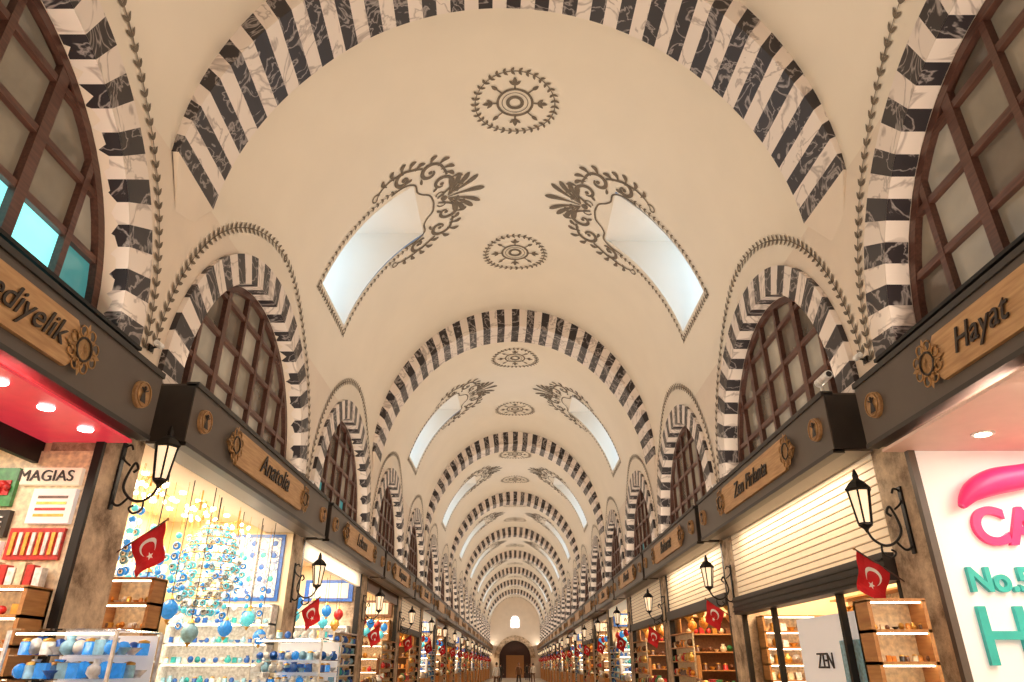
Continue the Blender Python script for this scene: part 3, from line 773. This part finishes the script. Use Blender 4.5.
# ---- left shop 2
def shop_left2():
    rnd=random.Random(2); pal=PALS[0]
    mb=MB(-1); ya=SP(0)*W; ye=(SP(1)-.07)*W
    mb.box(1.0*W,1.5*W,ye-.02,ye-.005,0,Z(ZL-.003),'cream_panel')
    mb.box(1.03*W,1.30*W,ye-.06,ye-.02,Z(.25),Z(.53),'g_blue'); mb.box(1.045*W,1.285*W,ye-.075,ye-.06,Z(.265),Z(.515),'iznik')
    for a in range(5):
        for b_ in range(5):
            cx,cz=(1.07+.047*a)*W,Z(.29+.05*b_)
            mb.lathe((cx,ye-.085,cz),[(.01,0),(.04,.002),(.045,.01)],['g_blue','g_teal','g_sky','g_blue'][(a*2+b_)%4],8,False,'y')
    shelves_y(mb,rnd,1.02*W,1.45*W,ye-.02,.3,Z(.23),8,17,['g_blue','g_blue','g_teal','g_sky','g_white'],'g_white',back='g_white')
    shelves_x(mb,rnd,1.535*W,ya+.8,ye-.3,.3,Z(.30),7,26,pal,'g_white')
    for i in range(9):
        for k in range(4):
            mb.lathe(((1.15+.09*k)*W,ya+.5+.5*i,Z(ZCE)-.03),[(.04,0),(.045,.025)],'bulb',8,False)
    for i in range(6):
        x,yy=(1.06+.06*(i%2))*W,ya+1.0+.6*i
        for q in range(8):
            a=q*.8; mb.ball((x+.15*math.cos(a),yy+.15*math.sin(a),Z(.47)+.03*(q%2)),.022,'bulb',6)
            mb.tube([(x,yy,Z(.5)),(x+.15*math.cos(a),yy+.15*math.sin(a),Z(.47)+.03*(q%2))],.005,'g_gold',4)
        mb.tube([(x,yy,Z(ZL-.003)),(x,yy,Z(.47))],.01,'g_gold')
    for i in range(34):
        x,yy=(1.03+.20*rnd.random())*W,(1.98+1.1*rnd.random())*W; zb=.12+.18*rnd.random()
        mb.tube([(x,yy,Z(zb)),(x,yy,Z(ZL-.003))],.003,'g_gold',3)
        for q in range(5):
            if rnd.random()<.5: eye_bead(mb,x,yy,Z(zb)+q*.11,.045,rnd.choice(['glass_blue','glass_aqua','glass_blue','g_sky']))
            else: mb.ball((x,yy,Z(zb)+q*.11),.035,rnd.choice(['glass_blue','glass_aqua','crystal']),7)
    mb.obj('ceramics_shop_interior')
    mb=MB(-1); chandelier(mb,rnd,1.045*W,2.48*W,Z(.30),.095*W,.33*W,['glass_aqua','g_white','glass_aqua','g_sky','glass_blue']); mb.obj('evil_eye_chandelier')
    for q,(xx,yy,zz) in enumerate(((1.03,2.05,.16),(1.03,2.22,.15),(1.0,2.32,.09),(1.05,2.72,.12),(1.02,2.85,.16),(1.0,2.95,.10),(1.07,3.0,.18),(1.08,2.15,.22))):
        mb=MB(-1); pendant(mb,xx*W,yy*W,Z(zz),.09,['glass_aqua','glass_blue','g_sky','glass_blue'][q%4],Z(ZL-.003)); mb.obj('mosaic_hanging_lamp')
    mb=MB(-1); shelves_y(mb,rnd,.92*W,1.045*W,1.95*W,.0,Z(.20),11,8,['g_gold','g_orange','g_white','g_brown'],'wood_cab',.25); mb.obj('jewelry_cabinet')
    for ci,(x0,x1,y0,y1,zt) in enumerate(((.74,.94,1.42,1.60,.058),(.70,.95,2.75,3.05,.085))):
        mb=MB(-1)
        mb.box(x0*W,x1*W,y0*W,y1*W,0,1.2,'g_white')
        mb.box(x0*W+.02,x1*W-.02,y1*W-.02,y1*W-.01,1.2,Z(zt)-.01,'white_panel')
        for xx in (x0,x1):
            for yy in (y0,y1): mb.box(xx*W-.010,xx*W+.010,yy*W-.010,yy*W+.010,1.2,Z(zt),'g_white')
        mb.box(x0*W,x1*W,y0*W,y1*W,Z(zt),Z(zt)+.012,'case_glass'); mb.box(x0*W,x1*W,y0*W-.004,y0*W+.004,1.2,Z(zt),'case_glass')
        mb.box(x0*W+.03,x1*W-.03,y0*W+.02,y0*W+.03,Z(zt)-.025,Z(zt)-.012,'bulb')
        for zz in (1.36,1.52,1.66): mb.box(x0*W+.01,x1*W-.01,y0*W+.04,y1*W-.03,zz-.008,zz,'case_glass')
        for zz in (1.2,1.36,1.52,1.66):
            for a in range(9):
                for b_ in range(4):
                    s=.115; ware(mb,rnd,(x0+.02)*W+(x1-x0-.04)*W*a/8,(y0+.03)*W+(y1-y0-.06)*W*b_/3,zz,s,rnd.choice(['g_blue','g_white','g_sky','g_white','glass_blue']))
        if ci==1:
            for a in range(8): ware(mb,rnd,(x0+.015+(x1-x0-.03)*a/7)*W,(y0+.04)*W,Z(zt)+.012,.11,rnd.choice(['g_blue','g_white','g_sky','g_white']))
        mb.obj('glass_display_case')
shop_left2()
# ---- right shop 2
mb=MB(1); ya=SP(0)*W; ye=(SP(1)-.07)*W
zz=.27; T=ZL-.003
while zz<T-.01:
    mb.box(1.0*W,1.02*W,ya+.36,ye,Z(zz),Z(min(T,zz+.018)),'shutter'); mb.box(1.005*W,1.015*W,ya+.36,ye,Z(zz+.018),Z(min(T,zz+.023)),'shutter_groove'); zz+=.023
mb.box(.97*W,1.03*W,ya+.36,ye,Z(.20),Z(.27),'board_black')
for k in range(3): mb.box(.965*W,.97*W,ya+.36,ye,Z(.21+.02*k),Z(.215+.02*k),'iron')
for q in (0,.28,.72,1):
    yy=ya+.36+(ye-ya-.42)*q; mb.box(1.0*W,1.02*W,yy,yy+.06,0,Z(.20),'iron')
mb.box(1.035*W,1.045*W,ya+.5,ya+3.3,.4,Z(.15),'white_panel')
mb.box(1.03*W,1.035*W,ya+1.5,ya+2.1,Z(-.1),Z(.07),'g_sky')
rnd=random.Random(12)
shelves_y(mb,rnd,1.06*W,1.40*W,ye-.02,.3,Z(.19),9,9,['g_gold','g_white','g_cream','g_gold'],'wood_cab')
shelves_x(mb,rnd,1.45*W,ya+.5,ye-.3,.3,Z(.25),8,26,['g_gold','g_white','g_cream','g_brown'])
for q in range(6): mb.lathe((1.12*W,ya+.8+q*.65,Z(ZCE)-.03),[(.045,0),(.05,.025)],'bulb',8,False)
o=mb.obj('jewelry_storefront')
text('lettering','ZEN',(1.029*W,ya+2.55,Z(-.01)),'R',.24,'letter_dark',o)
mb=MB(1); rnd=random.Random(9); shelves_y(mb,rnd,.805*W,.94*W,1.70*W,.0,Z(.135),9,9,['g_brown','g_gold','g_black','g_cream','g_orange'],'wood_cab',.25); mb.obj('spice_jar_cabinet')
# ------------------------------------------------------------------ people
def person_mesh(seed):
    rnd=random.Random(seed); st=.22
    V=[(0,0,.95),(0,0,1.12),(0,0,1.30),(0,0,1.44),(0,0,1.54),
       (.17,0,1.42),(.24,.03,1.15),(.25,-.05,.90),(.25,-.08,.80),(-.17,0,1.42),(-.24,-.03,1.15),(-.25,-.10,.92),(-.25,-.13,.82),
       (.09,0,.90),(.10,-st*.5,.50),(.10,-st*.6,.08),(.10,-st*.6-.14,.03),(-.09,0,.90),(-.10,st*.4,.50),(-.10,st*.9,.10),(-.10,st*.9-.13,.03)]
    E=[(0,1),(1,2),(2,3),(3,4),(3,5),(5,6),(6,7),(7,8),(3,9),(9,10),(10,11),(11,12),(0,13),(13,14),(14,15),(15,16),(0,17),(17,18),(18,19),(19,20)]
    R=[.13,.12,.14,.09,.05,.06,.045,.032,.035,.06,.045,.032,.035,.09,.06,.042,.035,.09,.06,.042,.035]
    me=bpy.data.meshes.new('p'); me.from_pydata(V,E,[]); o=bpy.data.objects.new('p',me); COL.objects.link(o)
    sk=o.modifiers.new('s','SKIN'); sb=o.modifiers.new('b','SUBSURF'); sb.levels=1; sb.render_levels=1
    for i,r in enumerate(R): me.skin_vertices[0].data[i].radius=(r*1.1,r)
    me.skin_vertices[0].data[0].use_root=True
    dg=bpy.context.evaluated_depsgraph_get(); ev=o.evaluated_get(dg); em=ev.to_mesh()
    mb=MB(); vs=[tuple(v.co) for v in em.vertices]
    shirt=rnd.choice(['g_black','g_brown','g_cream','g_white']); pants=rnd.choice(['g_black','g_brown'])
    for p in em.polygons:
        z=p.center.z; x=abs(p.center.x)
        mat='skin' if (z>1.49 or (x>.2 and z<.92)) else (shirt if (z>.93 or x>.19) else (pants if z>.09 else 'g_black'))
        mb.f.append((list(p.vertices),mat,True))
    mb.v=list(vs); ev.to_mesh_clear(); bpy.data.objects.remove(o)
    mb.ball((0,-.01,1.65),.078,'skin',14,.115); mb.ball((0,.018,1.675),.085,'hair',14,.108)
    mb.ball((0,-.09,1.64),.014,'skin',6,.022)
    for q in (-1,1): mb.ball((q*.03,-.078,1.665),.009,'g_black',6); mb.ball((q*.08,0,1.645),.014,'skin',6,.025)
    mb.box(-.022,.022,-.082,-.072,1.595,1.601,'g_red')
    return mb.mesh('pedestrian')
try:
    pm=[person_mesh(i) for i in range(3)]
    for i in range(6):
        r=random.Random(i+100)
        o=inst(pm[i%3],'pedestrian',(r.uniform(-1.8,1.8),52+i*7,0)); o.rotation_euler=(0,0,r.choice([0,math.pi])+r.uniform(-.4,.4))
except Exception as ex: print('person fail',ex)
# ------------------------------------------------------------------ the hall is slightly out of square: right side sits further along
for o in list(COL.objects):
    if o.parent: continue
    if o in walls or o is vault:
        for v in o.data.vertices: v.co.y+=KS*v.co.x
    elif o.name.startswith('striped_arch_rib'): o.rotation_euler=(0,0,math.atan(KS))
    elif o.name.startswith(('ceiling_medallion','floor','wall_front','wall_back','window_end','pedestrian')): pass
    elif o.type=='MESH' and abs(o.location.x)<.01:
        cx=sum(v.co.x for v in o.data.vertices)/max(1,len(o.data.vertices))*o.scale.x
        o.location.y+=KS*W*(1 if cx>0 else -1)
    else: o.location.y+=KS*o.location.x
# ------------------------------------------------------------------ world + camera
w=bpy.data.worlds.new('world'); sc.world=w; w.use_nodes=True
w.node_tree.nodes['Background'].inputs[0].default_value=(.6,.75,1,1); w.node_tree.nodes['Background'].inputs[1].default_value=.3
cam=bpy.data.cameras.new('camera'); co=bpy.data.objects.new('camera',cam); COL.objects.link(co)
cam.sensor_width=36; cam.lens=36*683/1024; cam.clip_end=400; cam.shift_x=-3/1024
co.location=(0,0,EZ); co.rotation_euler=(math.radians(90+25.38),0,0)
sc.camera=co
sc.view_settings.view_transform='Standard'
